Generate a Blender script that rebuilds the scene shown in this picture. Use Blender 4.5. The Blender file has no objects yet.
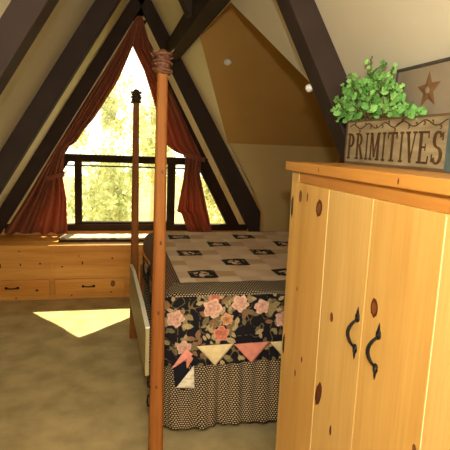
import bpy, math, random
from mathutils import Vector, Matrix, noise
C = bpy.context.scene.collection
PI = math.pi
random.seed(7)

# ------------------------------------------------------------------ materials
def srgb(r, g, b):
    f = lambda c: (c/255/12.92) if c/255 <= .04045 else ((c/255+.055)/1.055)**2.4
    return (f(r), f(g), f(b), 1)

def mat(name, rough=.6, spec=.3):
    m = bpy.data.materials.new(name); m.use_nodes = True
    nt = m.node_tree; b = nt.nodes['Principled BSDF']
    b.inputs['Roughness'].default_value = rough
    b.inputs['Specular IOR Level'].default_value = spec
    return m, nt, b

def N(nt, t, **kw):
    n = nt.nodes.new(t)
    for k, v in kw.items():
        if hasattr(n, k): setattr(n, k, v)
        else: n.inputs[k].default_value = v
    return n

def ramp(nt, fac, stops):
    r = nt.nodes.new('ShaderNodeValToRGB')
    while len(r.color_ramp.elements) < len(stops): r.color_ramp.elements.new(.5)
    for e, (p, c) in zip(r.color_ramp.elements, stops): e.position = p; e.color = c
    nt.links.new(fac, r.inputs[0]); return r.outputs[0]

def noisy(name, c1, c2, scale=6, rough=.8, spec=.2, bump=0, bscale=60, stretch=(1, 1, 1), detail=5, p=(.3, .7)):
    m, nt, b = mat(name, rough, spec)
    tc = N(nt, 'ShaderNodeTexCoord'); mp = N(nt, 'ShaderNodeMapping'); mp.inputs['Scale'].default_value = stretch
    nt.links.new(tc.outputs['Object'], mp.inputs[0])
    nz = N(nt, 'ShaderNodeTexNoise', Scale=scale, Detail=detail)
    nt.links.new(mp.outputs[0], nz.inputs['Vector'])
    nt.links.new(ramp(nt, nz.outputs[0], [(p[0], c1), (p[1], c2)]), b.inputs['Base Color'])
    if bump:
        n2 = N(nt, 'ShaderNodeTexNoise', Scale=bscale, Detail=3); nt.links.new(mp.outputs[0], n2.inputs['Vector'])
        bp = N(nt, 'ShaderNodeBump', Strength=bump, Distance=.01)
        nt.links.new(n2.outputs[0], bp.inputs['Height']); nt.links.new(bp.outputs[0], b.inputs['Normal'])
    return m

def wood(name, light, mid, dark, axis='Z', rough=.4, spec=.4):
    """plain-sawn boards: wavy growth lines stretched along one axis"""
    m, nt, b = mat(name, rough, spec)
    tc = N(nt, 'ShaderNodeTexCoord'); mp = N(nt, 'ShaderNodeMapping')
    s = {'X': (.5, 9, 9), 'Y': (9, .5, 9), 'Z': (9, 9, .5)}[axis]
    mp.inputs['Scale'].default_value = s
    nt.links.new(tc.outputs['Object'], mp.inputs[0])
    n1 = N(nt, 'ShaderNodeTexNoise', Scale=1.1, Detail=3, Distortion=.6); nt.links.new(mp.outputs[0], n1.inputs['Vector'])
    n2 = N(nt, 'ShaderNodeTexNoise', Scale=9, Detail=4, Distortion=.2); nt.links.new(mp.outputs[0], n2.inputs['Vector'])
    mx = N(nt, 'ShaderNodeMix', data_type='FLOAT'); mx.inputs[0].default_value = .3
    nt.links.new(n1.outputs[0], mx.inputs[2]); nt.links.new(n2.outputs[0], mx.inputs[3])
    nt.links.new(ramp(nt, mx.outputs[0], [(.3, dark), (.48, mid), (.68, light)]), b.inputs['Base Color'])
    return m

def vcol(name, rough=.9, spec=.1):
    m, nt, b = mat(name, rough, spec)
    a = N(nt, 'ShaderNodeVertexColor', layer_name='print')
    nt.links.new(a.outputs[0], b.inputs['Base Color']); return m

M = {}
M['panel'] = noisy('cream_paint', srgb(200, 190, 162), srgb(206, 196, 168), 3, .75, .2)
M['mustard'] = noisy('mustard_paint', srgb(180, 140, 76), srgb(186, 146, 81), 3, .8, .12)
M['olive'] = noisy('olive_paint', srgb(200, 172, 112), srgb(205, 177, 117), 3, .8, .12)
M['beam'] = noisy('dark_brown_paint', srgb(54, 43, 37), srgb(61, 49, 42), 5, .75, .1, .05, 40)
M['trim'] = wood('natural_trim', srgb(240, 208, 136), srgb(228, 194, 122), srgb(212, 176, 104), 'Z')
M['frame'] = noisy('dark_window_frame', srgb(44, 28, 16), srgb(54, 36, 22), 8, .7, .1)
M['pine'] = wood('honey_pine', srgb(210, 165, 90), srgb(200, 152, 78), srgb(184, 134, 62), 'Z', .35, .45)
M['pine_pale'] = wood('pale_pine', srgb(214, 174, 104), srgb(205, 162, 90), srgb(192, 146, 76), 'Z', .35, .45)
M['pine_y'] = wood('orange_pine', srgb(204, 144, 68), srgb(190, 128, 56), srgb(172, 110, 44), 'Y', .3, .5)
M['joint_glint'] = noisy('painted_joint_glint', srgb(240, 214, 150), srgb(246, 222, 164), 9, .4, .4)  # pale colour for the highlight painted along the door joints
M['seat_pine'] = wood('amber_pine', srgb(228, 168, 84), srgb(212, 148, 66), srgb(188, 122, 48), 'X', .45, .35)
M['seat_pale'] = wood('amber_pine_pale', srgb(232, 172, 84), srgb(218, 152, 66), srgb(198, 126, 48), 'X', .45, .35)
M['post'] = wood('red_cedar', srgb(160, 102, 46), srgb(142, 85, 37), srgb(120, 68, 28), 'Z', .6, .15)
M['rail'] = noisy('pale_board', srgb(152, 138, 98), srgb(162, 148, 106), 4, .6, .3)
M['rail_edge'] = noisy('white_board_edge', srgb(236, 228, 200), srgb(242, 234, 208), 4, .6, .3)
M['knot'] = noisy('knot', srgb(72, 30, 12), srgb(104, 48, 20), 40, .4, .4)
M['knot_light'] = noisy('knot_heart', srgb(112, 60, 28), srgb(140, 80, 40), 40, .4, .4)
M['iron'] = noisy('black_iron', srgb(14, 12, 11), srgb(22, 20, 18), 30, .5, .25)
M['twine'] = noisy('brown_twine', srgb(86, 52, 36), srgb(126, 84, 58), 50, .6, .3)
M['dark_ring'] = noisy('dark_rope', srgb(52, 34, 22), srgb(84, 58, 36), 60, .7, .2)
M['carpet'] = noisy('tan_carpet', srgb(174, 154, 106), srgb(206, 184, 132), 4.5, .95, .05, .5, 130, detail=9, p=(.34, .66))
M['box'] = noisy('weathered_wood', srgb(122, 106, 76), srgb(164, 146, 108), 5, .8, .2, .1, 60, (6, 1.2, 6))
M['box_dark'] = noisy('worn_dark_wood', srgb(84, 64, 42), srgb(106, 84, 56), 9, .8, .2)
M['ink'] = noisy('dark_letter_paint', srgb(64, 44, 26), srgb(84, 60, 36), 30, .8, .1)
M['teal'] = noisy('teal_grey_paint', srgb(66, 82, 78), srgb(84, 98, 92), 20, .7, .2)
M['board'] = noisy('grey_brown_board', srgb(128, 114, 92), srgb(144, 128, 104), 4, .7, .2)
M['board_edge'] = noisy('board_dark_edge', srgb(60, 54, 46), srgb(78, 70, 58), 30, .7, .2)
M['star'] = noisy('rust_brown_star', srgb(106, 74, 44), srgb(124, 88, 54), 20, .7, .2)
M['white'] = noisy('white_plastic', srgb(222, 222, 214), srgb(230, 230, 222), 5, .4, .4)
M['stem'] = noisy('brown_stem', srgb(78, 58, 34), srgb(98, 76, 44), 30, .8, .1)
M['bark'] = noisy('bark', srgb(184, 166, 124), srgb(206, 190, 150), 10, .9, .1)
M['ground'] = noisy('dry_ground', srgb(150, 140, 96), srgb(186, 172, 120), .6, .95, .05)
M['outer'] = noisy('roof_shingle', srgb(90, 80, 70), srgb(104, 94, 82), 9, .9, .1)
M['mattress'] = noisy('mattress_ticking', srgb(200, 194, 180), srgb(214, 208, 196), 9, .9, .1)
M['vcol'] = vcol('printed_cotton')
M['vcol_pad'] = vcol('printed_pad')

def leafmat(name, c1, c2, trans=.3):
    m, nt, b = mat(name, .5, .35)
    g = N(nt, 'ShaderNodeNewGeometry')
    col = ramp(nt, g.outputs['Random Per Island'], [(0, c1), (1, c2)])
    nt.links.new(col, b.inputs['Base Color'])
    t = N(nt, 'ShaderNodeBsdfTranslucent'); nt.links.new(col, t.inputs[0])
    mx = N(nt, 'ShaderNodeMixShader'); mx.inputs[0].default_value = trans
    nt.links.new(b.outputs[0], mx.inputs[1]); nt.links.new(t.outputs[0], mx.inputs[2])
    nt.links.new(mx.outputs[0], nt.nodes['Material Output'].inputs[0]); return m
M['leaf'] = leafmat('ivy_leaf', srgb(66, 126, 48), srgb(146, 198, 106), .12)
M['tree_leaf'] = leafmat('sunny_leaf', srgb(166, 174, 112), srgb(206, 206, 150), .4)
M['tree_leaf_b'] = leafmat('sunny_leaf_yellow', srgb(192, 192, 134), srgb(222, 218, 170), .4)

def curtain_mat():
    m, nt, b = mat('rust_cotton', .9, .05)
    tc = N(nt, 'ShaderNodeTexCoord')
    nz = N(nt, 'ShaderNodeTexNoise', Scale=40, Detail=3); nt.links.new(tc.outputs['Object'], nz.inputs['Vector'])
    col = ramp(nt, nz.outputs[0], [(.3, srgb(146, 88, 64)), (.7, srgb(164, 100, 74))])
    nt.links.new(col, b.inputs['Base Color'])
    t = N(nt, 'ShaderNodeBsdfTranslucent', Color=srgb(200, 116, 60))
    mx = N(nt, 'ShaderNodeMixShader'); mx.inputs[0].default_value = .28
    nt.links.new(b.outputs[0], mx.inputs[1]); nt.links.new(t.outputs[0], mx.inputs[2])
    nt.links.new(mx.outputs[0], nt.nodes['Material Output'].inputs[0]); return m
M['curtain'] = curtain_mat()

def glass_mat():
    m = bpy.data.materials.new('window_glass'); m.use_nodes = True; nt = m.node_tree; nt.nodes.clear()
    o = N(nt, 'ShaderNodeOutputMaterial'); t = N(nt, 'ShaderNodeBsdfTransparent', Color=(.95, .97, .94, 1))
    g = N(nt, 'ShaderNodeBsdfGlossy', Roughness=.02); mx = N(nt, 'ShaderNodeMixShader'); mx.inputs[0].default_value = .04
    nt.links.new(t.outputs[0], mx.inputs[1]); nt.links.new(g.outputs[0], mx.inputs[2]); nt.links.new(mx.outputs[0], o.inputs[0])
    return m
M['glass'] = glass_mat()

def weave(name, light, dark, bw, rh, mortar):
    m, nt, b = mat(name, .9, .1)
    uv = N(nt, 'ShaderNodeUVMap', uv_map='UVMap')
    br = N(nt, 'ShaderNodeTexBrick'); br.offset = .5
    for k, v in (('Scale', 1), ('Mortar Size', mortar), ('Mortar Smooth', .1), ('Bias', 0), ('Brick Width', bw), ('Row Height', rh),
                 ('Color1', light), ('Color2', light), ('Mortar', dark)): br.inputs[k].default_value = v
    nt.links.new(uv.outputs[0], br.inputs['Vector'])
    nt.links.new(br.outputs['Color'], b.inputs['Base Color']); return m
M['check'] = weave('black_cream_check', srgb(194, 172, 134), srgb(24, 21, 20), .0165, .014, .0035)
M['stripe'] = weave('brown_stripe', srgb(128, 98, 74), srgb(64, 46, 36), .013, 9.0, .0028)

# ------------------------------------------------------------------ mesh builder
class MB:
    def __init__(s): s.v = []; s.f = []; s.m = []; s.uv = {}; s.col = {}
    def add(s, vs, fs, mi=0):
        o = len(s.v); s.v += [tuple(v) for v in vs]
        for f in fs: s.f.append(tuple(i+o for i in f)); s.m.append(mi)
        return o
    def box(s, a, b, mi=0, T=None):
        (x0, y0, z0), (x1, y1, z1) = a, b
        vs = [Vector(p) for p in ((x0,y0,z0),(x1,y0,z0),(x1,y1,z0),(x0,y1,z0),(x0,y0,z1),(x1,y0,z1),(x1,y1,z1),(x0,y1,z1))]
        if T: vs = [T @ v for v in vs]
        s.add(vs, [(0,3,2,1),(4,5,6,7),(0,1,5,4),(1,2,6,5),(2,3,7,6),(3,0,4,7)], mi)
    def prism(s, poly, off, mi=0):
        """poly: 3-D points of a flat outline; off: extrusion vector"""
        n = len(poly); off = Vector(off); p = [Vector(q) for q in poly]
        s.add(p+[q+off for q in p], [tuple(range(n))[::-1], tuple(range(n, 2*n))] +
              [(i, (i+1) % n, n+(i+1) % n, n+i) for i in range(n)], mi)
    def frustum(s, a, b, wa, wb, mi=0, ch=.18):
        """square post with chamfered corners from a to b (vertical)"""
        def ring(c, w):
            h = w/2; k = h*(1-ch*2)
            return [Vector(c)+Vector(q) for q in ((h,-k,0),(h,k,0),(k,h,0),(-k,h,0),(-h,k,0),(-h,-k,0),(-k,-h,0),(k,-h,0))]
        vs = ring(a, wa)+ring(b, wb)
        s.add(vs, [tuple(range(8))[::-1], tuple(range(8, 16))]+[(i, (i+1) % 8, 8+(i+1) % 8, 8+i) for i in range(8)], mi)
    def tube(s, pts, r, n=8, mi=0, closed=False):
        pts = [Vector(p) for p in pts]; L = len(pts); rr = r if isinstance(r, (list, tuple)) else [r]*L
        vs = []; up = Vector((.13, .2, .97))
        for i, p in enumerate(pts):
            a = pts[(i-1) % L] if (closed or i) else p; b = pts[(i+1) % L] if (closed or i < L-1) else p
            t = (b-a).normalized(); u = t.cross(up)
            if u.length < 1e-4: u = t.cross(Vector((1, 0, 0)))
            u.normalize(); w = t.cross(u)
            for k in range(n):
                an = 2*PI*k/n; vs.append(p+(u*math.cos(an)+w*math.sin(an))*rr[i])
        fs = []
        for i in range(L if closed else L-1):
            j = (i+1) % L
            for k in range(n): fs.append((i*n+k, i*n+(k+1) % n, j*n+(k+1) % n, j*n+k))
        if not closed: fs += [tuple(range(n))[::-1], tuple(range((L-1)*n, L*n))]
        s.add(vs, fs, mi)
    def lathe(s, c, prof, n=20, mi=0, axis=None):
        c = Vector(c); q = Vector((0, 0, 1)).rotation_difference(Vector(axis)) if axis else None
        vs = []
        for r, z in prof:
            for k in range(n):
                v = Vector((r*math.cos(2*PI*k/n), r*math.sin(2*PI*k/n), z))
                vs.append(c+(q @ v if q else v))
        fs = [(i*n+k, i*n+(k+1) % n, (i+1)*n+(k+1) % n, (i+1)*n+k) for i in range(len(prof)-1) for k in range(n)]
        fs += [tuple(range(n))[::-1], tuple(range((len(prof)-1)*n, len(prof)*n))]
        s.add(vs, fs, mi)
    def grid(s, fn, nu, nv, mi=0, col=None, uv=None):
        o = len(s.v)
        for j in range(nv+1):
            for i in range(nu+1):
                u, v = i/nu, j/nv
                s.v.append(tuple(fn(u, v)))
                if col: s.col[len(s.v)-1] = col(u, v)
                if uv: s.uv[len(s.v)-1] = uv(u, v)
        for j in range(nv):
            for i in range(nu):
                a = o+j*(nu+1)+i; s.f.append((a, a+1, a+nu+2, a+nu+1)); s.m.append(mi)
    def knot(s, c, ax, up, ra, rb, mi_d, mi_l=None, tilt=0):
        """flat oval knot on a board face: c centre, ax outward normal"""
        c = Vector(c); ax = Vector(ax).normalized(); up = Vector(up); sd = up.cross(ax); n = 14
        a, b = (up*math.cos(tilt)+sd*math.sin(tilt)), (sd*math.cos(tilt)-up*math.sin(tilt))
        ring = lambda k, h: [c+ax*h+a*(math.cos(2*PI*i/n)*rb*k*(1+.12*math.sin(3*i)))+b*(math.sin(2*PI*i/n)*ra*k) for i in range(n)]
        s.add(ring(1, .0012), [tuple(range(n))], mi_d)
        if mi_l is not None: s.add(ring(.62, .0018), [tuple(range(n))], mi_l)
    def build(s, name, mats, parent=None, smooth=False, bevel=0, weld=False):
        me = bpy.data.meshes.new(name); me.from_pydata(s.v, [], s.f)
        if not isinstance(mats, (list, tuple)): mats = [mats]
        for m in mats: me.materials.append(M[m])
        me.polygons.foreach_set('material_index', s.m)
        if s.uv:
            l = me.uv_layers.new(name='UVMap')
            for lp in me.loops: l.data[lp.index].uv = s.uv.get(lp.vertex_index, (0, 0))
        if s.col:
            a = me.color_attributes.new('print', 'FLOAT_COLOR', 'POINT')
            for i, c in s.col.items(): a.data[i].color = c
        if smooth:
            me.polygons.foreach_set('use_smooth', [True]*len(me.polygons))
        me.validate(); me.update()
        o = bpy.data.objects.new(name, me); C.objects.link(o)
        if parent:
            o.parent = parent; o.matrix_parent_inverse = Matrix.Translation(-Vector(parent.location))
        if bevel:
            bv = o.modifiers.new('bevel', 'BEVEL'); bv.width = bevel; bv.segments = 2; bv.limit_method = 'ANGLE'
        return o

def empty(name, loc, label, cat, group=None):
    o = bpy.data.objects.new(name, None); C.objects.link(o); o.location = loc; o.empty_display_size = .1
    return tag(o, label, cat, group)
def tag(o, label, cat, group=None):
    o['label'] = label; o['category'] = cat
    if group: o['group'] = group
    return o
def struct(o, label=None):
    o['kind'] = 'structure'
    if label: o['label'] = label
    return o

# ------------------------------------------------------------------ camera
R = ((.972, -.001, .235), (-.231, .166, .959), (.040, .986, -.161))   # rows: world X, Y, Z in camera right / up / forward
cam_d = bpy.data.cameras.new('camera'); cam = bpy.data.objects.new('camera', cam_d); C.objects.link(cam)
fw = Vector([R[i][2] for i in range(3)]).normalized(); up = Vector([R[i][1] for i in range(3)])
rt = fw.cross(up).normalized(); up = rt.cross(fw)
cam.matrix_world = Matrix(((rt.x, up.x, -fw.x, 0), (rt.y, up.y, -fw.y, 0), (rt.z, up.z, -fw.z, 1.8), (0, 0, 0, 1)))
cam_d.sensor_width = 36; cam_d.lens = 36*485/450; cam_d.clip_start = .02
bpy.context.scene.camera = cam

# ------------------------------------------------------------------ room shell
LI = lambda z: .599*z-1.637      # left rafters' inner edge
LP = lambda z: .605*z-1.820      # left roof panel
RI = lambda z: -.547*z+2.215
RP = lambda z: -.590*z+2.530
YG = 6.2; YB = -1.8; T = .05
AZ = (2.530+1.820)/(.605+.590)   # ridge of the panels

b = MB()
b.prism([(-1.86, YB, 0), (2.56, YB, 0), (2.56, 2.5, 0), (3.3, 2.5, 0), (3.3, YG+.15, 0), (-1.86, YG+.15, 0)], (0, 0, -.2))
struct(b.build('floor', 'carpet'))
b = MB()   # left slope
b.prism([(LP(0), 2.25, 0), (LP(0), YG, 0), (LP(AZ), YG, AZ), (LP(AZ), 2.25, AZ)], (-.06, 0, .036))
b.prism([(LP(0)+.04, YB, 0), (LP(0)+.04, 2.25, 0), (LP(AZ)+.04, 2.25, AZ), (LP(AZ)+.04, YB, AZ)], (-.06, 0, .036))
struct(b.build('ceiling', 'panel'), 'left sloping cream ceiling of the attic')
b = MB()   # right slope with the dormer opening cut out
def rs(poly, dx=0):
    b.prism([(RP(z)+dx, y, z) for y, z in poly], (.012, 0, .007))
ZP = 2.83
ZE = 1.835; YE = 5.92; YR = 4.233; KF = .91; ZR = ZE+KF*(YE-YR); YN = 2.499; KN = (ZR-ZE)/(YR-YN)
VF = lambda z: YE-(z-ZE)/KF      # far and near valley lines
VN = lambda z: YN+(z-ZE)/KN
rs([(YB, 0), (2.45, 0), (2.45, AZ+.05), (YB, AZ+.05)], -.07)
rs([(2.5, ZP), (6.2, ZP), (6.2, AZ), (2.5, AZ)])
rs([(2.5, ZE), (VN(ZP), ZP), (2.5, ZP)])
rs([(5.92, 1.2), (6.2, 1.2), (6.2, ZP), (VF(ZP), ZP), (5.92, ZE)])
struct(b.build('ceiling', 'panel'), 'right sloping cream ceiling of the attic')
# dormer: two slopes, end wall, far and near cheek walls
b = MB()
b.prism([(RP(ZE)-.004, YE, ZE), (3.3, YE, ZE), (3.3, YR, ZR), (RP(ZR)-.004, YR, ZR)], (.0, .04, .05))
struct(b.build('ceiling', 'mustard'), 'mustard sloping ceiling of the dormer alcove')
b = MB()
b.prism([(RP(ZE)+.008, YN, ZE), (3.3, YN, ZE), (3.3, YR, ZR), (RP(ZR)+.008, YR, ZR)], (.0, -.04, .05))
struct(b.build('ceiling', 'mustard'))
b = MB(); b.prism([(3.3, 2.48, 0), (3.3, YG, 0), (3.3, YG, ZE), (3.3, YR, ZR+.03), (3.3, 2.48, ZE)], (.1, 0, 0))
struct(b.build('wall_right', 'olive'))
b = MB(); b.box((2.5, 2.5, 0), (3.3, 2.55, ZE)); b.prism([(RP(0), 2.5, 0), (2.6, 2.5, 0), (2.6, 2.5, ZE), (RP(ZE), 2.5, ZE)], (0, .05, 0))
struct(b.build('wall_near', 'olive'))
b = MB(); b.prism([(1.97, YE, 0), (3.3, YE, 0), (3.3, YE, ZE+.02), (RP(ZE)-.004, YE, ZE+.02), (RP(.95), YE, .95)], (0, .3, 0))
struct(b.build('wall_far', 'olive'), 'olive wall at the far end of the dormer alcove')
b = MB(); b.prism([(-1.84, YG, 0), (2.6, YG, 0), (RP(.69), YG, .69), (LP(.69), YG, .69)], (0, .12, 0))
struct(b.build('wall_gable', 'seat_pine'))
b = MB(); b.prism([(LP(0), YB, 0), (RP(0), YB, 0), (RP(AZ), YB, AZ)], (0, -.1, 0))
struct(b.build('wall_back', 'panel'))

# rafters: each a thing fixed to the slopes
def rafter(side, y0, y1, z0, z1, label):
    I, P = (LI, LP) if side < 0 else (RI, RP)
    b = MB()
    b.prism([(I(z0), y0, z0), (P(z0)-side*-.0, y0, z0), (P(z1), y0, z1), (I(z1), y0, z1)], (0, y1-y0, 0))
    return struct(b.build('trim_rafter', 'beam', bevel=.006), label)
zi = (2.215+1.637)/(.599+.547)
for side, y0, y1, z0, z1, lb in (
    (-1, 6.09, 6.19, .637, zi+.1, 'dark brown rafter along the left slope of the window gable'),
    (1, 6.09, 6.19, .0, zi+.1, 'dark brown rafter along the right slope of the window gable'),
    (-1, 4.03, 4.17, 0, zi+.1, 'dark brown rafter on the left slope, next before the window gable'),
    (1, 4.2, 4.34, 2.86, zi+.1, 'short dark rafter above the purlin on the right slope'),
    (-1, 2.17, 2.34, 0, zi+.1, 'dark brown rafter nearest the camera on the left slope'),
    (1, 2.34, 2.49, 0, zi+.1, 'dark brown rafter rising behind the plant on the right slope'),
    (-1, .2, .36, 0, zi+.1, None), (1, .2, .36, 0, zi+.1, None)):
    rafter(side, y0, y1, z0, z1, lb)
b = MB(); b.box((.675, 2.34, 2.776), (.812, 6.14, 2.985))
struct(b.build('trim_purlin', 'beam', bevel=.005), 'dark horizontal beam carrying the head of the dormer alcove')

# gable window ---------------------------------------------------------------
w = empty('window_1', (.38, YG, .69), 'triangular gable window with dark wood frame', 'window'); w['kind'] = 'structure'
del w['category']
y0, y1 = YG-.03, YG+.06
def slope_bar(b, I, side, z0, z1, wd, ya, yb, in0=0.):
    """bar lying along a slope line, wd wide measured level, in0 = gap to the slope line"""
    b.prism([(I(z0)-side*in0, ya, z0), (I(z0)-side*(in0+wd), ya, z0), (I(z1)-side*(in0+wd), ya, z1), (I(z1)-side*in0, ya, z1)], (0, yb-ya, 0))
for side, I in ((-1, LI), (1, RI)):
    b = MB(); slope_bar(b, I, side, .69, zi-.0, .105 if side < 0 else .15, YG-.02, YG+.02, -.02)
    struct(b.build('trim', 'trim', bevel=.004))
    b = MB(); slope_bar(b, I, side, .69, 1.6, .17, y0, y1, .085); b.build('side_frame', 'frame', w, bevel=.004)
    b = MB(); slope_bar(b, I, side, 1.6, zi-.12, .07, y0, y1, .085); b.build('upper_frame', 'frame', w, bevel=.004)
b = MB(); b.box((LI(.73), y0-.01, .69), (RI(.73), y1, .772)); b.build('sill_frame', 'frame', w, bevel=.004)
b = MB(); b.box((LI(1.58)+.1, y0-.005, 1.54), (RI(1.58)-.1, y1, 1.63)); b.build('transom', 'frame', w, bevel=.004)
b = MB(); b.box((LI(1.58)+.2, y0+.01, 1.485), (RI(1.58)-.2, y1, 1.5)); b.box((-.31, y0+.01, .772), (.74, y1, .80)); b.build('sash_edge', 'frame', w)
for x0, x1 in ((-.395, -.31), (.74, .838)):
    b = MB(); b.box((x0, y0, .77), (x1, y1, 1.545)); b.build('mullion', 'frame', w, bevel=.004)
def pane(poly):
    b = MB(); b.prism([(x, YG+.02, z) for x, z in poly], (0, .006, 0)); b.build('pane', 'glass', w)
pane([(-.31, .79), (.74, .79), (.74, 1.54), (-.31, 1.54)])
pane([(LI(.77)+.25, .77), (-.395, .77), (-.395, 1.54), (LI(1.54)+.25, 1.54)])
pane([(.838, .77), (RI(.77)-.25, .77), (RI(1.54)-.25, 1.54), (.838, 1.54)])
pane([(LI(1.63)+.15, 1.63), (RI(1.63)-.15, 1.63), (.383, zi-.24)])

# ------------------------------------------------------------------ curtains
def interp(tab, z):
    for (z0, x0), (z1, x1) in zip(tab, tab[1:]):
        if z0 >= z >= z1: 
            t = (z0-z)/(z0-z1+1e-9); return x0+(x1-x0)*t
    return tab[-1][1] if z < tab[-1][0] else tab[0][1]
def curtain(label, outer, inner, zt, zb, tie_z, phase, tie_x, tw):
    root = empty('curtain', (tie_x, 6.13, zb), label, 'curtain')
    b = MB(); nf = 5.5
    def fn(u, v):
        z = zt+(zb-zt)*v
        xo, xi = interp(outer, z), interp(inner, z)
        x = xo+(xi-xo)*u
        amp = min(.036, .010+.06*abs(xi-xo)) * (1 if z > tie_z else 1.1)
        ph = 2*PI*nf*u+phase+1.4*math.sin(2.2*z+phase)
        y = 6.13+amp*math.sin(ph)+.008*math.sin(9*u+7*z)
        if z < tie_z: y -= .02*min(1, (tie_z-z)*2)
        if z < zb+.08: z += .012*math.sin(ph*.7+1)
        return (x+.006*math.sin(ph*1.3), y, z)
    b.grid(fn, 90, 110)
    o = b.build('drape', 'curtain', root, smooth=True)
    sm = o.modifiers.new('solid', 'SOLIDIFY'); sm.thickness = .003
    b = MB(); xo, xi = interp(outer, tie_z), interp(inner, tie_z); cx = xi+tw/2*(1 if xo > xi else -1)*.85; rx = tw/2
    prof = []
    for k in range(24):
        a = 2*PI*k/24; prof.append((cx+rx*math.cos(a), 6.12+.05*math.sin(a), tie_z+.03*math.cos(a)*(1 if tie_x < 0 else -1)))
    for dz in (-.018, 0, .018): b.tube([(p[0], p[1], p[2]+dz) for p in prof], .013, 6, 0, True)
    b.build('tieback', 'curtain', root, smooth=True)
curtain('rust red curtain tied back at the left side of the gable window',
        [(3.27, LI(3.27)+.02), (.66, LI(.66)+.03)],
        [(3.27, .37), (2.93, .285), (2.575, .137), (2.457, .08), (2.074, -.15), (1.917, -.276), (1.773, -.37), (1.70, -.47), (1.62, -.505), (1.34, -.53), (1.1, -.49), (.66, -.475)],
        3.27, .672, 1.36, .4, -.6, .20)
curtain('rust red curtain tied back at the right side of the gable window',
        [(3.27, .385), (2.9, .515), (2.2, .88), (1.66, 1.15), (1.42, 1.14), (.66, 1.33)],
        [(3.27, .365), (2.93, .285), (2.654, .429), (2.404, .515), (2.196, .579), (1.78, .709), (1.70, .82), (1.66, .955), (1.353, .925), (.95, .85), (.93, .91), (.66, 1.01)],
        3.27, .672, 1.64, 2.1, 1.1, .26)

# ------------------------------------------------------------------ window seat
ws = empty('window_seat', (0, 5.9, 0), 'built-in knotty pine window seat with drawers under the gable window', 'window seat')
b = MB(); b.box((-1.40, 5.56, .60), (1.93, YG-.005, .635)); b.build('seat_top', 'seat_pale', ws, bevel=.004)
b = MB(); b.box((-1.40, 5.6, 0), (1.95, 5.62, .60)); b.box((-1.40, 5.62, 0), (-1.38, YG-.01, .6)); b.box((1.93, 5.62, 0), (1.95, YG-.01, .6))
for x, z, ra, rb in ((-.94, .41, .009, .014), (-.735, .42, .010, .012), (-.28, .42, .010, .02), (-.32, .5, .006, .01), (-.50, .38, .012, .008), (-1.15, .40, .012, .03), (-.95, .56, .012, .006), (.05, .47, .01, .012)):
    b.knot((x, 5.6, z), (0, -1, 0), (0, 0, 1), ra, rb, 1)
b.build('front_panel', ['seat_pine', 'knot'], ws)
b = MB()
for x in (-1.22, -.608, .225): b.box((x-.022, 5.592, .0), (x+.022, 5.6, .60))
b.box((-1.40, 5.592, .245), (1.95, 5.6, .262)); b.build('face_frame', 'seat_pine', ws, bevel=.002)
for x0, x1, hx, kn in ((-1.19, -.638, -1.03, [(-.77, .12, .018, .014, None), (-.99, .035, .01, .008, None)]),
                       (-.578, .195, -.215, [(.058, .175, .026, .036, 2), (.04, .075, .014, .008, None), (-.4, .05, .01, .008, None)])):
    b = MB(); b.box((x0, 5.575, .028), (x1, 5.595, .238))
    for x, z, ra, rb, l in kn: b.knot((x, 5.575, z), (0, -1, 0), (0, 0, 1), ra, rb, 1, 2 if l else None)
    d = b.build('drawer', ['seat_pale', 'knot', 'knot_light'], ws, bevel=.004)
    b = MB()
    pts = [(hx-.055+.11*t, 5.572-.028*math.sin(PI*t)**.6, .152) for t in [i/10 for i in range(11)]]
    b.tube(pts, .007, 6)
    for sx in (-1, 1): b.lathe((hx+sx*.06, 5.575, .152), [(.004, .006), (.016, .004), (.016, 0)], 10, 0, (0, -1, 0))
    h = b.build('handle', 'iron', d, smooth=True); h.matrix_parent_inverse = Matrix.Translation(-ws.location); h.parent = d
    h.matrix_parent_inverse = d.matrix_world.inverted() if False else Matrix.Identity(4)

# bench pad ------------------------------------------------------------------
def h2(a, b_, s=0): return (math.sin(a*127.1+b_*311.7+s*74.7)*43758.5453) % 1
pad = empty('seat_cushion', (.2, 6.0, .637), 'flat cream floral pad with dark piping on the window seat', 'cushion')
def padcol(u, v):
    x, y = u*1.5, v*.38
    n = noise.noise((x*9, y*9, 3)); 
    c = Vector((.74, .62, .44))
    if n > .22: c = Vector((.45, .26, .16))
    if n < -.28: c = Vector((.40, .36, .2))
    return (c.x, c.y, c.z, 1)
b = MB()
def padfn(u, v):
    x = -.545+1.49*u; y = 5.73+.32*v
    e = min(1, min(u, 1-u)*30)*min(1, min(v, 1-v)*10)
    return (x, y, .66+.018*math.sqrt(max(e, 0))+.004*math.sin(x*20)*math.sin(y*25))
b.grid(padfn, 150, 36, 0, padcol)
b.build('cushion_top', 'vcol_pad', pad, smooth=True)
b = MB(); b.box((-.548, 5.727, .6365), (.948, 6.053, .66)); b.build('cushion_side', 'dark_ring', pad, bevel=.008)
b = MB(); b.tube([(-.545, 5.73, .66), (.945, 5.73, .66), (.945, 6.05, .66), (-.545, 6.05, .66)], .007, 6, 0, True); b.build('piping', 'dark_ring', pad)

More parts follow.
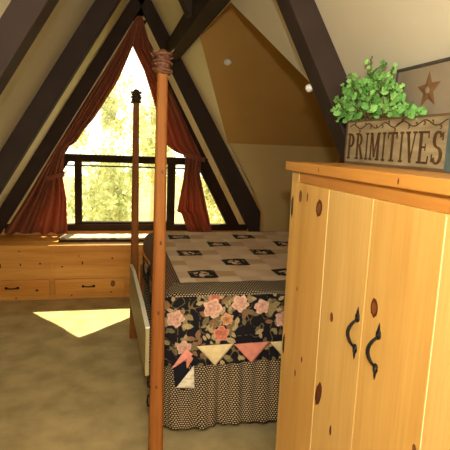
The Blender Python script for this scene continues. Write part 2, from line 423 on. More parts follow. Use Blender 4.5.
# ------------------------------------------------------------------ bed
bed = empty('four_poster_bed', (1.0, 3.4, 0), 'four-poster bed with rough square wood posts facing the gable window', 'bed')
def bpost(x, y, kind):
    b = MB(); b.frustum((x, y, 0), (x, y, 2.15), .08, .05)
    if kind == 'near':
        for z, s in ((1.3, -1), (.52, -1), (1.66, -1), (.93, -1)):
            b.knot((x+.006*math.sin(z*20), y-.0405+.015*z/2.15, z), (0, -1, 0), (0, 0, 1), .006, .011, 1)
    p = b.build('post', ['post', 'knot'], bed, bevel=.003)
    b = MB()
    if kind == 'near':        # knob bound round and round with twine
        b.lathe((x, y, 2.13), [(.026, 0), (.033, .02), (.038, .05), (.034, .085), (.02, .11), (.005, .118)], 14)
        rnd = random.Random(3)
        for k in range(9):
            zc = 2.14+.011*k; rr = .036+.008*math.sin(k*1.9); tx, ty = rnd.uniform(-.5, .5), rnd.uniform(-.5, .5)
            b.tube([(x+rr*math.cos(a), y+rr*math.sin(a), zc+.02*(tx*math.cos(a)+ty*math.sin(a))) for a in [2*PI*i/18 for i in range(18)]], .0065, 6, 0, True)
        for k in range(12):
            a = rnd.uniform(0, 2*PI); z = rnd.uniform(2.14, 2.22); d = Vector((math.cos(a), math.sin(a), rnd.uniform(-.4, .6)))
            q = Vector((x, y, z))+d*.036; b.tube([q, q+d*.016, q+d*.024+Vector((0, 0, .008))], [.005, .004, .001], 5)
        f = b.build('finial', 'twine', bed, smooth=True)
    else:
        b.lathe((x, y, 2.13), [(.024, 0), (.03, .02), (.03, .1), (.018, .118), (.004, .122)], 14)
        for k in range(5):
            zc = 2.142+.02*k; rr = .034 if k % 2 else .040
            b.tube([(x+rr*math.cos(a), y+rr*math.sin(a), zc+.004*math.cos(a+k)) for a in [2*PI*i/18 for i in range(18)]], .0085, 6, 0, True)
        for k in range(6):
            a = k*1.1; b.tube([(x+.036*math.cos(a), y+.036*math.sin(a), 2.215), (x+.05*math.cos(a), y+.05*math.sin(a), 2.236)], [.006, .003], 5)
        f = b.build('finial', 'dark_ring', bed, smooth=True)
bpost(.257, 2.45, 'near'); bpost(.238, 4.378, 'far'); bpost(2.21, 2.45, 'right'); bpost(2.21, 4.378, 'right')
b = MB(); b.prism([(.196, 2.47, .56), (.196, 4.36, .37), (.196, 4.36, .70), (.196, 3.9, .765), (.196, 2.9, .82), (.196, 2.47, .828)], (.02, 0, 0)); b.prism([(.194, 4.36, .70), (.194, 3.9, .765), (.194, 2.9, .82), (.194, 2.47, .828), (.194, 2.47, .837), (.194, 2.9, .829), (.194, 3.9, .773), (.194, 4.36, .708)], (.024, 0, 0), 1)
b.build('side_rail', ['rail', 'rail_edge'], bed)
b = MB(); b.box((2.245, 2.47, .5), (2.268, 4.36, .83)); b.build('side_rail', 'rail', bed)
b = MB(); b.box((.29, 4.36, .35), (2.18, 4.40, .70)); b.build('end_rail', 'post', bed)
b = MB(); b.box((.39, 2.73, .30), (2.14, 4.35, .40)); b.build('slat_base', 'post', bed)
b = MB()
for z0, z1 in ((.50, .56), (.39, .455)):
    b.tube([(.222, 2.46, z1), (.212, 2.455, z1-.004), (.209, 2.45, (z0+z1)/2), (.212, 2.455, z0+.004), (.222, 2.46, z0)], .006, 6)
b.build('rail_bracket', 'iron', bed, smooth=True)

mt = MB(); mt.box((.40, 2.73, .402), (2.08, 4.30, .93))
tag(mt.build('mattress', 'mattress', bevel=.05), 'thick mattress hidden under the patchwork quilt', 'mattress')

# bed skirt -------------------------------------------------------------------
b = MB(); SK = .62
def skirt_path(s):
    """s metres along: left side then round the corner and across the front"""
    Ls = 1.6; 
    if s < Ls: return Vector((.335, 4.29-s, 0)), Vector((-1, 0, 0))
    s -= Ls
    if s < .05: a = s/.05*PI/2; return Vector((.335+.03-.03*math.cos(a), 2.69-.03*math.sin(a), 0)), Vector((-math.cos(a), -math.sin(a), 0))
    return Vector((.365+s-.05, 2.66, 0)), Vector((0, -1, 0))
ST = 3.35
def skirt(u, v):
    s = u*ST; p, n = skirt_path(s)
    g = v**1.2
    a = .009*math.sin(s*80+.8*math.sin(s*13))+.020*math.sin(s*31+1.1*math.sin(s*7))*g+.012*math.sin(s*17+2)*g
    p = p+n*(a-.008+.028*g); 
    return (p.x, p.y, .64-(.64-.118)*v+.006*math.sin(s*31)*v)
b.grid(skirt, 780, 24, 0, None, lambda u, v: (u*ST*1.12, v*.55))
o = b.build('bed_skirt', 'check', smooth=True)
o.modifiers.new('solid', 'SOLIDIFY').thickness = .003
tag(o, 'gathered black and cream checked bed skirt hanging to the carpet at the bed foot', 'bed skirt')

# quilt -----------------------------------------------------------------------
q = empty('quilt', (1.0, 3.4, .9), 'patchwork quilt with dark floral drop and check border spread over the bed', 'quilt')
QX, QY, QZ = .43, 2.83, .968
def lin(r, g, b_): return Vector(srgb(r, g, b_)[:3])
CREAM, TAN, PINKB, DARK = lin(220, 194, 158), lin(192, 156, 116), lin(212, 180, 146), lin(38, 32, 30)
def patch(x, y):
    """patchwork top: dark floral blocks set on a staggered lattice in cream and tan squares"""
    gx, gy = (x-.60)/.145, (y-3.00)/.1375
    ix, iy = math.floor(gx+.5), math.floor(gy+.5)
    fx, fy = gx-ix, gy-iy
    jx, jy = round(gx/2)*2, round(gy/2)*2
    if (jx//2+jy//2) % 2 == 0 and abs(gx-jx) < .62 and abs(gy-jy) < .60:
        ix, iy = jx, jy; fx, fy = (gx-jx)*.8, (gy-jy)*.8
    if abs(fx) > .5 or abs(fy) > .46: return CREAM*.82
    if ix % 2 == 0 and iy % 2 == 0:
        if (ix//2+iy//2) % 2 == 0:
            n = noise.noise((x*38, y*38, 1.7))
            if math.hypot(fx+.05, fy) < .27 and n > -.12: return lin(206, 150, 124) if n > .2 else lin(222, 196, 160)
            if n > .3: return lin(120, 110, 70)
            return DARK
        return PINKB
    k = h2(ix, iy)
    if iy % 2 == 0: return TAN if ((ix-1)//2+iy//2) % 2 == 0 else PINKB*(.92+.1*k)
    if ix % 2 == 0: return lin(208, 176, 138)*(.9+.15*k)
    return CREAM*(.93+.1*k)
def topfn(x, y):
    z = QZ+.045*max(0, y-QY)/1.5+.004*math.sin(x*21+1)*math.sin(y*19)
    return Vector((x, y, z))
b = MB()
X1, Y1 = 2.09, 4.31
b.grid(lambda u, v: topfn(QX+(X1-QX)*u, QY+(Y1-QY)*v), 240, 210, 0, lambda u, v: (*patch(QX+(X1-QX)*u, QY+(Y1-QY)*v), 1))
b.build('quilt_top', 'vcol', q, smooth=True)
# profile over the edge: distance d out from the patchwork edge -> (out, z)
EDGE = .20
def edge(d, r=.06, flat=.14):
    if d < flat: return d, QZ-.006*(d/flat)**2
    d -= flat; q_ = r*PI/2
    if d < q_: a = d/r; return flat+r*math.sin(a), QZ-.006-r*(1-math.cos(a))
    return flat+r, QZ-.006-r-(d-q_)
# check border along the foot
b = MB(); BF = .207
def foot(u, v):
    o_, z = edge(BF*v, .05, .165); x = .38+(2.14-.38)*u
    return Vector((x, QY-o_, z+.003*math.sin(x*23)))
b.grid(foot, 140, 24, 0, None, lambda u, v: (u*1.76, v*BF)); b.build('check_border', 'check', q, smooth=True)
# brown striped border down the left side
b = MB(); BL = .17
def left(u, v):
    y = 2.80+(Y1-2.80)*u; o_, z = edge(BL*v, .10, .03)
    k = .012*math.sin(y*8+1)*v
    return Vector((QX-o_-k, y, z+.045*max(0, y-QY)/1.5))
b.grid(left, 120, 20, 0, None, lambda u, v: (v*BL, u*1.6)); b.build('striped_border', 'stripe', q, smooth=True)

# floral print
LEAFC = [lin(150, 132, 92), lin(118, 106, 74), lin(180, 158, 116), lin(140, 104, 76)]
FB = [(.047, .13, .048, 0), (.261, .077, .054, 0), (.27, .012, .034, 1), (.425, .052, .048, 0), (.349, .145, .036, 2), (.317, .232, .046, 1), (.56, .078, .044, 0),
      (.10, .31, .04, 0), (.70, .16, .05, 0), (.83, .06, .05, 0), (.80, .25, .042, 1), (.99, .12, .05, 0), (1.12, .22, .042, 1), (1.24, .06, .05, 0), (1.4, .15, .048, 0), (1.6, .1, .05, 1), (-.2, .1, .05, 0), (-.38, .16, .045, 1), (-.6, .08, .05, 0), (-.85, .14, .05, 1), (-1.1, .08, .05, 0), (-1.35, .13, .05, 1)]
rl = random.Random(11); LV = []
for i in range(360): LV.append((rl.uniform(-1.6, 1.85), rl.uniform(0, .42), rl.uniform(0, PI), rl.uniform(.014, .03), rl.randrange(4)))
for fx, fy, fr, k in FB:
    for i in range(11):
        a = rl.uniform(0, 2*PI); d = fr*rl.uniform(1.1, 2.0)
        LV.append((fx+d*math.cos(a), fy+d*math.sin(a), rl.uniform(0, PI), rl.uniform(.018, .034), rl.randrange(4)))
def floral(s, t):
    """s along the band, t down it, metres"""
    for fx, fy, fr, k in FB:
        dx, dy = s-fx, t-fy; r = math.hypot(dx, dy)
        if r > fr*1.2: continue
        a = math.atan2(dy, dx); rr = fr*(1+.12*math.sin(5*a+fx*30)+.06*math.sin(9*a))
        if r < rr:
            w = .55*math.sin(r/fr*11+2.4*math.sin(3*a+fx*20))+1.6*noise.noise((s*60, t*60, fx)); base = (lin(206, 160, 138), lin(196, 118, 92), lin(196, 140, 96))[k]
            c = base*(1.0+.22*w) if r > fr*.35 else base*(.86+.25*w)
            if r > rr*.8: c = c*.9+lin(232, 206, 180)*.18
            return c
    for lx, ly, la, lr, k in LV:
        dx, dy = s-lx, t-ly
        if abs(dx) > lr or abs(dy) > lr: continue
        p = dx*math.cos(la)+dy*math.sin(la); n_ = -dx*math.sin(la)+dy*math.cos(la)
        if abs(p) < lr and abs(n_) < .5*lr*(1-(p/lr)**2):
            return LEAFC[k]*(.7 if abs(n_) < .0016 else 1)
    n1 = noise.noise((s*16, t*16, 5))
    if abs(n1) < .025: return lin(112, 96, 62)
    return lin(30, 28, 32)
# floral band: down the left side, round the corner and across the foot
yf = QY-edge(BF, .05, .165)[0]; zf = edge(BF, .05, .165)[1]
xl = QX-edge(BL, .10, .03)[0]; zl = edge(BL, .10, .03)[1]
BH = .42
b = MB()
def front(u, v):
    x = .30+(2.14-.30)*u; d = v*BH
    k = .010*math.sin(x*11+1)*v+.006*math.sin(x*27)*v
    e = max(0, (.40-x)/.1); 
    return Vector((x, yf-.001-k+.045*e*e, zf-d-.01*e))
b.grid(front, 480, 116, 0, lambda u, v: (*floral(u*1.84-.03, v*BH), 1))
b.build('floral_band', 'vcol', q, smooth=True)
b = MB(); BS = .17
def side(u, v):
    y = 2.64+(Y1-2.64)*u; d = v*BS
    return Vector((xl-.004-.012*math.sin(y*8+1)+.02*v*0, y, zl-d))
b.grid(side, 300, 40, 0, lambda u, v: (*floral(-u*1.5-.05, v*BS+.02), 1))
b.build('floral_band', 'vcol', q, smooth=True)
# corner cap joining the borders
b = MB()
def corner(u, v):
    p0 = foot(0, v); a = u
    y0_ = 2.80; l = left(0, v)
    m = p0.lerp(l, a); bul = math.sin(PI*a)*.028*v
    return Vector((m.x-bul*.8, m.y-bul, m.z))
b.grid(corner, 24, 24, 0, None, lambda u, v: (-u*.1, v*BF)); b.build('check_border', 'check', q, smooth=True)

# prairie points: folded triangles sewn along the band
def point(p0, p1, p2, c, yoff=0, stripe=False):
    P = [Vector(p) for p in (p0, p1, p2)]
    b = MB(); n = 14; off = Vector((0, -.004, 0)); ids = {}
    base = {'cream': lin(222, 200, 150), 'pink': lin(214, 136, 116), 'coral': lin(222, 146, 128), 'pale': lin(226, 216, 190)}[c]
    vs, cols, fs = [], [], []
    for i in range(n+1):
        for j in range(n+1-i):
            s_, t_ = i/n, j/n
            p = P[0]*(1-s_-t_)+P[1]*s_+P[2]*t_
            m_ = noise.noise((p.x*45, p.y*45, p.z*45)); k = 1+.16*m_
            if stripe and (p.z*60) % 1 < .25: k *= .72
            e = min(s_, t_, 1-s_-t_)
            vs.append(p+off*(1+1.2*min(1, e*6))); cols.append((*(base*k), 1)); ids[i, j] = len(vs)-1
    for i in range(n):
        for j in range(n-i):
            fs.append((ids[i, j], ids[i+1, j], ids[i, j+1]))
            if j < n-i-1: fs.append((ids[i+1, j], ids[i+1, j+1], ids[i, j+1]))
    b.add(vs, fs)
    for i_, c_ in enumerate(cols): b.col[i_] = c_
    o = b.build('prairie_point', 'vcol', q, smooth=True); o.modifiers.new('solid', 'SOLIDIFY').thickness = .004
    o['label'] = {'cream': 'cream folded triangle', 'pink': 'pink folded triangle', 'coral': 'pink folded triangle', 'pale': 'white striped folded triangle'}[c]
yt = yf-.020
for i, c in enumerate(('cream', 'pink')*3+('cream',)):
    x0 = .50+.222*i
    point((x0, yt, zf-.292), (x0+.220, yt, zf-.288), (x0+.112, yt-.004, zf-.415), c)
point((.435, yt-.004, zf-.30), (.478, yt-.01, zf-.335), (.355, yt-.002, zf-.42), 'coral')
point((.435, yt-.006, zf-.31), (.478, yt-.010, zf-.36), (.445, yt-.008, zf-.42), 'pink')
# turned-up corner of the band with its lining showing
b = MB()
b.prism([(.36, yt, zf-.36), (.42, yt, zf-.36), (.478, yt-.006, zf-.46), (.47, yt-.006, zf-.54), (.43, yt-.004, zf-.56), (.38, yt-.002, zf-.53)], (0, .003, 0))
for i_ in range(len(b.v)): b.col[i_] = (*lin(30, 28, 34), 1)
b.build('corner_lining', 'vcol', q)
point((.385, yt-.014, zf-.53), (.482, yt-.018, zf-.40), (.490, yt-.018, zf-.54), 'pale', stripe=True)

# ------------------------------------------------------------------ wardrobe
wd = empty('wardrobe', (1.05, 1.35, 0), 'tall knotty pine wardrobe with two plank doors and black iron pulls', 'wardrobe')
FX = .814; W0, W1 = .64, 2.088
b = MB(); b.box((FX+.02, W1-.02, 0), (1.30, W1, 1.703)); b.box((FX+.02, W0, 0), (1.30, W0+.02, 1.703)); b.box((1.28, W0, 0), (1.30, W1, 1.703)); b.box((FX+.02, W0, .08), (1.29, W1, .10))
b.build('carcass', 'pine', wd, bevel=.002)
b = MB(); b.box((.785, .56, 1.704), (1.315, 2.094, 1.743))
for y in (1.73, 1.2): b.knot((.785, y, 1.722), (-1, 0, 0), (0, 0, 1), .004, .009, 1)
b.build('top_board', ['pine_y', 'knot'], wd, bevel=.003)
b = MB(); b.box((FX+.008, W0, 1.655), (FX+.028, W1, 1.703))
b.build('face_rail', 'pine_y', wd, bevel=.002)
b = MB(); b.box((FX+.008, W0, 0), (FX+.028, W1, .082)); b.build('base_rail', 'pine_y', wd, bevel=.002)
for y0_, y1_ in ((2.008, W1), (W0, .715)):
    b = MB(); b.box((FX+.004, y0_, .0), (FX+.026, y1_, 1.70)); b.build('stile', 'pine_pale', wd, bevel=.002)
def door(y0_, yj, y1_, knots, hy, hz, hinge_y):
    b = MB()
    for a, c, mi in ((y0_, yj-.0015, 0), (yj+.0015, y1_, 1)):
        b.box((FX-.014, a, .085), (FX+.006, c, 1.657), mi)
    b.box((FX-.0145, yj-.0035, .09), (FX-.006, yj+.001, 1.652), 4)  # pale strip painting the bevel's reflected glint beside the board joint
    for y, z, ra, rb, l, tl in knots: b.knot((FX-.014, y, z), (-1, 0, 0), (0, 0, 1), ra, rb, 2, 3 if l else None, tl)
    d = b.build('door', ['pine_pale', 'pine', 'knot', 'knot_light', 'joint_glint'], wd, bevel=.0025)
    sub = lambda o: (setattr(o, 'parent', d), setattr(o, 'matrix_parent_inverse', Matrix.Identity(4)))
    # wrought iron pull: bowed bar between two pierced spade ends
    b = MB(); x0 = FX-.017
    pts = []; rr = []
    for i in range(15):
        t = i/14; pts.append((x0-.006-.018*math.sin(PI*t)**.8, hy+.012*math.sin(PI*t), hz-.045+.09*t)); rr.append(.0042+.0022*math.sin(PI*t))
    b.tube(pts, rr, 8)
    for sg in (-1, 1):
        zc = hz+sg*.055
        ring = [(x0, hy+.0095*math.cos(a)*(1 if math.sin(a)*sg < 0 else .8), zc+.013*math.sin(a)) for a in [2*PI*i/14 for i in range(14)]]
        b.tube(ring, .0042, 6, 0, True)
        b.tube([(x0, hy, zc+sg*.011), (x0, hy, zc+sg*.024), (x0, hy-.001, zc+sg*.036)], [.0052, .0036, .001], 6)
    sub(b.build('handle', 'iron', None, smooth=True))
    for z in (1.545, .90, .26):
        b = MB(); x0 = FX-.002
        b.box((x0-.006, hinge_y-.011, z-.026), (x0, hinge_y+.011, z+.026))
        b.tube([(x0-.010, hinge_y, z-.05), (x0-.012, hinge_y, z-.03), (x0-.012, hinge_y, z+.03), (x0-.010, hinge_y, z+.05)], [.002, .006, .006, .002], 6)
        sub(b.build('hinge', 'iron'))
door(1.347, 1.659, 2.015,
     [(1.735, 1.575, .028, .034, 1, .3), (1.93, 1.60, .016, .026, 1, 0), (1.855, 1.605, .007, .02, 0, 0), (1.56, 1.195, .012, .018, 1, 0),
      (1.62, .86, .024, .054, 0, .3), (1.86, .83, .008, .016, 0, 0), (1.80, .92, .008, .014, 0, .1), (1.50, .78, .008, .02, 0, 0), (1.90, 1.20, .006, .01, 0, 0), (1.45, .45, .02, .03, 1, 0)],
     1.376, 1.207, 2.015)
door(.708, 1.009, 1.343,
     [(1.285, 1.325, .021, .030, 1, 0), (1.03, 1.02, .008, .012, 1, 0), (1.15, .72, .02, .03, 1, 0), (.86, 1.25, .016, .02, 1, 0), (1.18, .4, .016, .02, 0, 0)],
     1.246, 1.200, .708)

# ------------------------------------------------------------------ lettered crate
BX = 1.07; CY0, CY1, CZ0, CZ1 = 1.375, 2.082, 1.7435, 1.934
cr = empty('crate', (1.15, 1.75, CZ0), 'weathered wooden crate with large dark capital letters on top of the pine wardrobe', 'crate')
b = MB(); b.box((BX, CY0, CZ0), (BX+.015, CY1, CZ1)); b.build('front_panel', 'box', cr, bevel=.003)
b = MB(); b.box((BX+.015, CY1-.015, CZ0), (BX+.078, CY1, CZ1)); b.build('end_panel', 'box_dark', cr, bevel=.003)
b = MB(); b.box((BX-.012, CY0-.05, CZ0), (BX+.078, CY0, CZ1+.004)); e = b.build('end_panel', 'teal', cr, bevel=.003); e['label'] = 'teal grey end panel'
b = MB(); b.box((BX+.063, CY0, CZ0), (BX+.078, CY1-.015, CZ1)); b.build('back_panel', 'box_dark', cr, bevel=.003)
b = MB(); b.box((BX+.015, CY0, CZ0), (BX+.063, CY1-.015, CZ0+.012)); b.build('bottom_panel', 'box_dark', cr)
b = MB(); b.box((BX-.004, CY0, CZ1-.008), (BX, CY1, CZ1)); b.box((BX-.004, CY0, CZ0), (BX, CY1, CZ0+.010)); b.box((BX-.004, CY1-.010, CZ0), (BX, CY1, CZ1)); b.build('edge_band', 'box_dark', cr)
# hand-cut serif capitals, strokes in a unit cell (x 0..1, y 0..1)
W_, t_ = .23, .09
def vbar(x, y0=0, y1=1, w=W_): return [(x, y0), (x+w, y0), (x+w, y1), (x, y1)]
def serif(x, y, w=.42): return [(x, y), (x+w, y), (x+w, y+t_*.8), (x, y+t_*.8)]
def diag(xa, ya, xb, yb, w): return [(xa, ya), (xa+w, ya), (xb+w, yb), (xb, yb)]
def arc(cx, cy, rx, ry, a0, a1, w0, w1, n=10):
    out = []; 
    for i in range(n):
        a, c = a0+(a1-a0)*i/n, a0+(a1-a0)*(i+1)/n
        def pt(an, k): 
            wv = w0+(w1-w0)*abs(math.cos(an)); return (cx+(rx-k*wv)*math.cos(an), cy+(ry-k*wv*.55)*math.sin(an))
        out.append([pt(a, 0), pt(c, 0), pt(c, 1), pt(a, 1)])
    return out
G = {
 'P': [vbar(.12), serif(0, 0), serif(0, .93, .3)]+arc(.32, .72, .58, .28, -PI/2, PI/2, .10, .24)+[[(.3, .93), (.4, .93), (.4, 1), (.3, 1)], [(.3, .44), (.4, .44), (.4, .51), (.3, .51)]],
 'R': [vbar(.12), serif(0, 0), serif(0, .93, .3)]+arc(.32, .74, .52, .26, -PI/2, PI/2, .10, .22)+[diag(.78, 0, .42, .5, .24), [(.3, .93), (.4, .93), (.4, 1), (.3, 1)], [(.3, .48), (.4, .48), (.4, .54), (.3, .54)], serif(.68, 0, .36)],
 'I': [vbar(.38, 0, 1, .24), serif(.22, 0, .56), serif(.22, .93, .56)],
 'M': [vbar(.06, 0, 1, .12), vbar(.74, 0, 1, .2), diag(.42, .12, .1, 1, .16), diag(.42, .12, .76, 1, .1), serif(0, 0, .26), serif(.64, 0, .36), serif(0, .93, .2), serif(.78, .93, .22)],
 'T': [vbar(.4, 0, 1, .22), serif(.26, 0, .5), [(.02, .92), (.98, .92), (.98, 1), (.02, 1)], [(.02, .78), (.08, .78), (.12, .94), (.02, .94)], [(.92, .78), (.98, .78), (.98, .94), (.88, .94)]],
 'V': [diag(.42, 0, .08, 1, .22), diag(.48, 0, .80, 1, .09), serif(0, .93, .4), serif(.66, .93, .34)],
 'E': [vbar(.14), [(.0, 0), (.92, 0), (.92, .07), (.0, .07)], [(.0, .93), (.9, .93), (.9, 1), (.0, 1)], [(.3, .48), (.66, .48), (.66, .54), (.3, .54)], [(.84, 0), (.92, 0), (.96, .24), (.9, .24)], [(.82, 1), (.9, 1), (.92, .78), (.86, .78)], [(.62, .40), (.68, .40), (.68, .62), (.62, .62)]],
 'S': arc(.5, .74, .40, .26, PI*.12, PI*1.5, .10, .24)+arc(.5, .27, .42, .27, -PI*.88, PI*.5, .10, .24)+[[(.82, .72), (.9, .72), (.9, .96), (.84, .96)], [(.08, .06), (.16, .06), (.16, .3), (.08, .3)]],
}
b = MB(); word = 'PRIMITIVES'; cw = {'I': .62, 'M': 1.15}
tot = sum(cw.get(c, 1) for c in word); usable = CY1-CY0-.035; cell = usable/tot; y = CY1-.020
LZ0, LZ1 = CZ0+.022, CZ0+.135
for c in word:
    wc = cell*cw.get(c, 1)
    for k, poly in enumerate(G[c]):
        b.prism([(BX-.0005, y-px*wc*.9, LZ0+pz*(LZ1-LZ0)) for px, pz in poly], (-.0015-.0002*(k % 5), 0, 0))
    y -= wc
b.build('lettering', 'ink', cr)
b = MB()    # scrolling vine along the top of the front
pts = [(BX-.001, CY1-.03-i*.0112, CZ0+.163+.010*math.sin(i*.55)) for i in range(60)]
b.tube(pts, .0022, 5)
for i in range(4, 60, 4):
    p = pts[i]; sg = 1 if (i//4) % 2 else -1
    b.tube([(p[0], p[1]+.010*math.cos(a)*a/5, p[2]+sg*.008+.008*math.sin(a)*a/5) for a in [j*.5 for j in range(11)]], .002, 5)
b.build('painted_vine', 'ink', cr)

# star board ------------------------------------------------------------------
sb = empty('star_board', (1.165, 1.5, CZ0), 'grey-brown board with a rusty star standing behind the crate', 'board')
b = MB(); b.box((1.157, 1.15, CZ0), (1.172, 1.845, 2.126)); b.build('panel', 'board', sb, bevel=.003)
b = MB(); b.box((1.151, 1.15, 2.124), (1.175, 1.850, 2.136)); b.box((1.151, 1.843, CZ0), (1.175, 1.850, 2.124)); b.build('edge_strip', 'board_edge', sb, bevel=.002)
b = MB(); cy, cz = 1.635, 2.034; sp = []
for k in range(10):
    a = PI/2-.05+k*PI/5; r = .072 if k % 2 == 0 else .031
    sp.append(Vector((1.1568, cy+r*math.cos(a), cz+r*math.sin(a)*1.0)))
n = len(sp); cen = Vector((1.1515, cy, cz)); b.add(sp+[cen], [(i, (i+1) % n, n) for i in range(n)]+[tuple(range(n))[::-1]])
b.build('star', 'star', sb)
b = MB(); b.lathe((1.1535, cy, cz), [(.012, 0), (.012, .002), (.002, .003)], 12, 0, (-1, 0, 0)); b.build('star_centre', 'board', sb)

# plant -----------------------------------------------------------------------
pl = empty('leafy_plant', (1.11, 1.85, CZ0+.013), 'bright green leafy plant spilling out of the weathered crate', 'plant')
b = MB(); rp = random.Random(21); stems = MB()
prof = [(y*.985, 1.8+(l-1.8)*.97, 1.8+(h_-1.8)*.955) for y, l, h_ in [(2.32, 1.95, 1.985), (2.27, 1.94, 2.05), (2.23, 1.94, 2.09), (2.13, 1.94, 2.11), (2.05, 1.95, 2.14), (1.99, 1.95, 2.165), (1.95, 1.95, 2.155), (1.90, 1.95, 2.125), (1.83, 1.94, 2.105), (1.78, 1.94, 2.075), (1.72, 1.94, 2.02), (1.66, 1.93, 1.975), (1.58, 1.93, 1.95)]]
def lohi(y):
    for (a, l0, h0), (c, l1, h1) in zip(prof, prof[1:]):
        if a >= y >= c: t = (a-y)/(a-c); return l0+(l1-l0)*t, h0+(h1-h0)*t
    return 1.95, 1.97
def leaf(p, nrm, tip, size):
    nrm = nrm.normalized(); tip = (tip-nrm*tip.dot(nrm)).normalized(); sd = nrm.cross(tip); n = 16
    vs = [p+nrm*.0]
    for i in range(n):
        a = 2*PI*i/n; r = size*(.78+.20*abs(math.cos(2.5*a))-.12*(1 if i == n//2 else 0))
        vs.append(p+tip*(r*math.cos(a)*1.05)+sd*(r*math.sin(a)*.95)-nrm*(.25*r*r/size)+nrm*.004*math.cos(5*a))
    b.add(vs, [(0, 1+i, 1+(i+1) % n) for i in range(n)])
cnt = 0
while cnt < 380:
    y = rp.uniform(1.56, 2.215); lo, hi = lohi(y)
    if rp.random() > (hi-1.88)/.36: continue
    z = lo+(hi-lo)*rp.random()**.8; x = 1.095+rp.uniform(-.045, .03)*(1 if z < 2.1 else .7)
    p = Vector((x, y, z)); nrm = Vector((-1+rp.uniform(-.5, .5), rp.uniform(-.9, .5), rp.uniform(-.1, 1.0)))
    tip = Vector((rp.uniform(-.5, .2), rp.uniform(-1, 1), rp.uniform(-.8, .8)))
    leaf(p, nrm, tip, rp.uniform(.011, .021)*(1 if z < 2.14 else .8)); cnt += 1
    if cnt % 7 == 0:
        r0 = Vector((1.11+rp.uniform(-.02, .02), 1.85+rp.uniform(-.25, .2), CZ0+.02))
        m = r0.lerp(p, .6)+Vector((0, 0, .03)); stems.tube([r0, m, p], [.003, .0025, .0012], 5)
for sy, sz, dy, dz in ((1.99, 2.13, .0, .075), (1.92, 2.11, -.06, .07), (2.06, 2.10, .05, .06), (2.17, 2.06, .05, .06), (1.84, 2.09, -.05, .06), (2.12, 2.08, .02, .08), (2.22, 1.99, .03, .0), (1.66, 1.96, -.10, .0), (1.78, 2.02, -.04, .05)):
    sy *= .985; sz = 1.8+(sz-1.8)*.94; r0 = Vector((1.10, sy, sz)); r1 = r0+Vector((-.02, dy, dz)); stems.tube([Vector((1.11, 1.9, CZ0+.02)), r0, r1], [.003, .002, .001], 5)
    for k in range(9):
        p = r0.lerp(r1, k/8)+Vector((rp.uniform(-.015, .015), rp.uniform(-.014, .014), rp.uniform(-.008, .008)))
        leaf(p, Vector((-1, rp.uniform(-.8, .6), rp.uniform(-.3, .9))), Vector((0, rp.uniform(-1, 1), rp.uniform(-1, 1))), rp.uniform(.009, .015))
b.build('foliage', 'leaf', pl, smooth=True); stems.build('stems', 'stem', pl)

# small white fittings ----------------------------------------------------------
nv = Vector((0, KF, 1)).normalized()
b = MB(); pc = Vector((1.19, 5.02, ZE+KF*(YE-5.02)-.003))
b.lathe(pc, [(.040, 0), (.040, .012), (.030, .022), (.008, .026)], 20, 0, -nv)
tag(b.build('smoke_detector', 'white', smooth=True), 'round white smoke detector on the mustard dormer slope', 'smoke detector')
b = MB(); b.lathe((1.052, 2.491, 2.124), [(.010, 0), (.012, .006), (.020, .014), (.022, .026), (.016, .038), (.005, .044)], 18, 0, (0, 1, 0))
tag(b.build('light_fitting', 'white', smooth=True), 'small white round fitting on the edge of the dark rafter above the wardrobe', 'light fitting')

# ------------------------------------------------------------------ outdoors
b = MB(); b.box((-40, 6.6, -3.4), (45, 70, -3.2)); struct(b.build('ground', 'ground'))
def tree(label, x, y, z0, rx, rz, n, mname, seed, sz=.10):
    r = random.Random(seed); t = empty('tree', (x, y, -3.2), label, 'tree', 'trees outside the gable window')
    b = MB(); b.tube([(x, y, -3.2), (x+.1, y, (z0-3.2)/2), (x-.05, y+.1, z0+rz*.3)], [.16, .12, .05], 8)
    for k in range(7):
        a = r.uniform(0, 2*PI); b.tube([(x, y, z0-rz*.5+.15*k), (x+rx*.35*math.cos(a), y+rx*.35*math.sin(a), z0-rz*.2+.2*k), (x+rx*.75*math.cos(a), y+rx*.75*math.sin(a), z0+.2*k)], [.05, .03, .012], 6)
    b.build('trunk', 'bark', t)
    b = MB(); cl = [(Vector((r.gauss(0, .45), r.gauss(0, .45), r.gauss(0, .45))), r.uniform(.18, .4)) for _ in range(26)]
    for _ in range(n):
        c, cr_ = cl[r.randrange(26)]
        d = Vector((r.gauss(0, 1), r.gauss(0, 1), r.gauss(0, 1))).normalized()*cr_*r.random()**.4+c
        p = Vector((x+d.x*rx, y+d.y*rx, z0+d.z*rz))
        u = Vector((r.uniform(-1, 1), r.uniform(-1, 1), r.uniform(-1, 1))).normalized(); w_ = u.orthogonal().normalized(); s = sz*r.uniform(.6, 1.3)
        b.add([p-u*s, p+w_*s*.45, p+u*s, p-w_*s*.45], [(0, 1, 2, 3)])
    b.build('foliage', mname, t)
tree('sunlit leafy tree outside behind the centre pane', .1, 13.5, .5, 1.25, 2.3, 4200, 'tree_leaf', 1)
tree('sunlit leafy tree outside behind the left panes', -3.4, 14.0, .9, 1.3, 2.4, 4200, 'tree_leaf', 2)
tree('yellowish tree outside behind the right panes', 3.6, 14.5, .7, 1.3, 2.3, 4200, 'tree_leaf_b', 3)
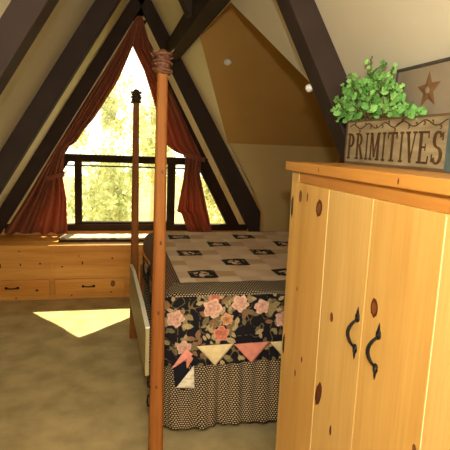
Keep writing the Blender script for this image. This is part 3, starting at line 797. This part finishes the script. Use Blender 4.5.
tree('pale far tree showing above the transom', 2.1, 24, 2.4, 2.2, 3.4, 4200, 'tree_leaf_b', 4, .14)
tree('yellowish far tree at the left outside the window', -3.6, 25, 2.4, 2.4, 3.4, 4200, 'tree_leaf_b', 5, .14)
tree('low green bush outside below the sill', 1.6, 9.6, -1.3, .9, .9, 3000, 'tree_leaf', 6, .07)
b = MB(); b.tube([(-6, 12.3, 4.05), (-1.5, 12.2, 3.13), (1.2, 12.1, 2.6), (3.5, 12, 2.3)], .008, 5)
tag(b.build('overhead_cable', 'iron'), 'thin overhead cable crossing outside the upper window pane', 'cable')

# ------------------------------------------------------------------ light
wld = bpy.data.worlds.new('sky'); bpy.context.scene.world = wld; wld.use_nodes = True
nt = wld.node_tree; bg = nt.nodes['Background']
bg.inputs[0].default_value = (1.0, .93, .72, 1); bg.inputs[1].default_value = 3.2
def light(name, kind, loc, energy, color, **kw):
    d = bpy.data.lights.new(name, kind); d.energy = energy; d.color = color
    for k, v in kw.items(): setattr(d, k, v)
    o = bpy.data.objects.new(name, d); C.objects.link(o); o.location = loc; return o
s = light('sun', 'SUN', (0, 12, 12), 15, (1, .88, .62), angle=.009)
s.rotation_euler = Vector((-.170, -.503, -.849)).to_track_quat('-Z', 'Y').to_euler()
light('camera_flash', 'POINT', (.0, -.03, 2.02), 148, (1, .98, .93), shadow_soft_size=.03)
light('ambient_fill', 'POINT', (.35, -1.1, 2.5), 85, (1, .93, .78), shadow_soft_size=.12)  # added bare light behind the camera, fills in warm ambient light; no fitting
p = light('window_portal', 'AREA', (.38, YG+.12, 1.9), 1, (1, 1, 1), shape='RECTANGLE', size=3.0, size_y=2.7)
p.rotation_euler = (-PI/2, 0, 0); p.data.cycles.is_portal = True

sc = bpy.context.scene
sc.view_settings.view_transform = 'Standard'; sc.view_settings.look = 'None'
sc.view_settings.exposure = 0; sc.view_settings.gamma = 1; sc.view_settings.use_curve_mapping = False
sc.cycles.use_denoising = True
sc.cycles.max_bounces = 8; sc.cycles.diffuse_bounces = 5; sc.cycles.transparent_max_bounces = 12
sc.cycles.sample_clamp_indirect = 6
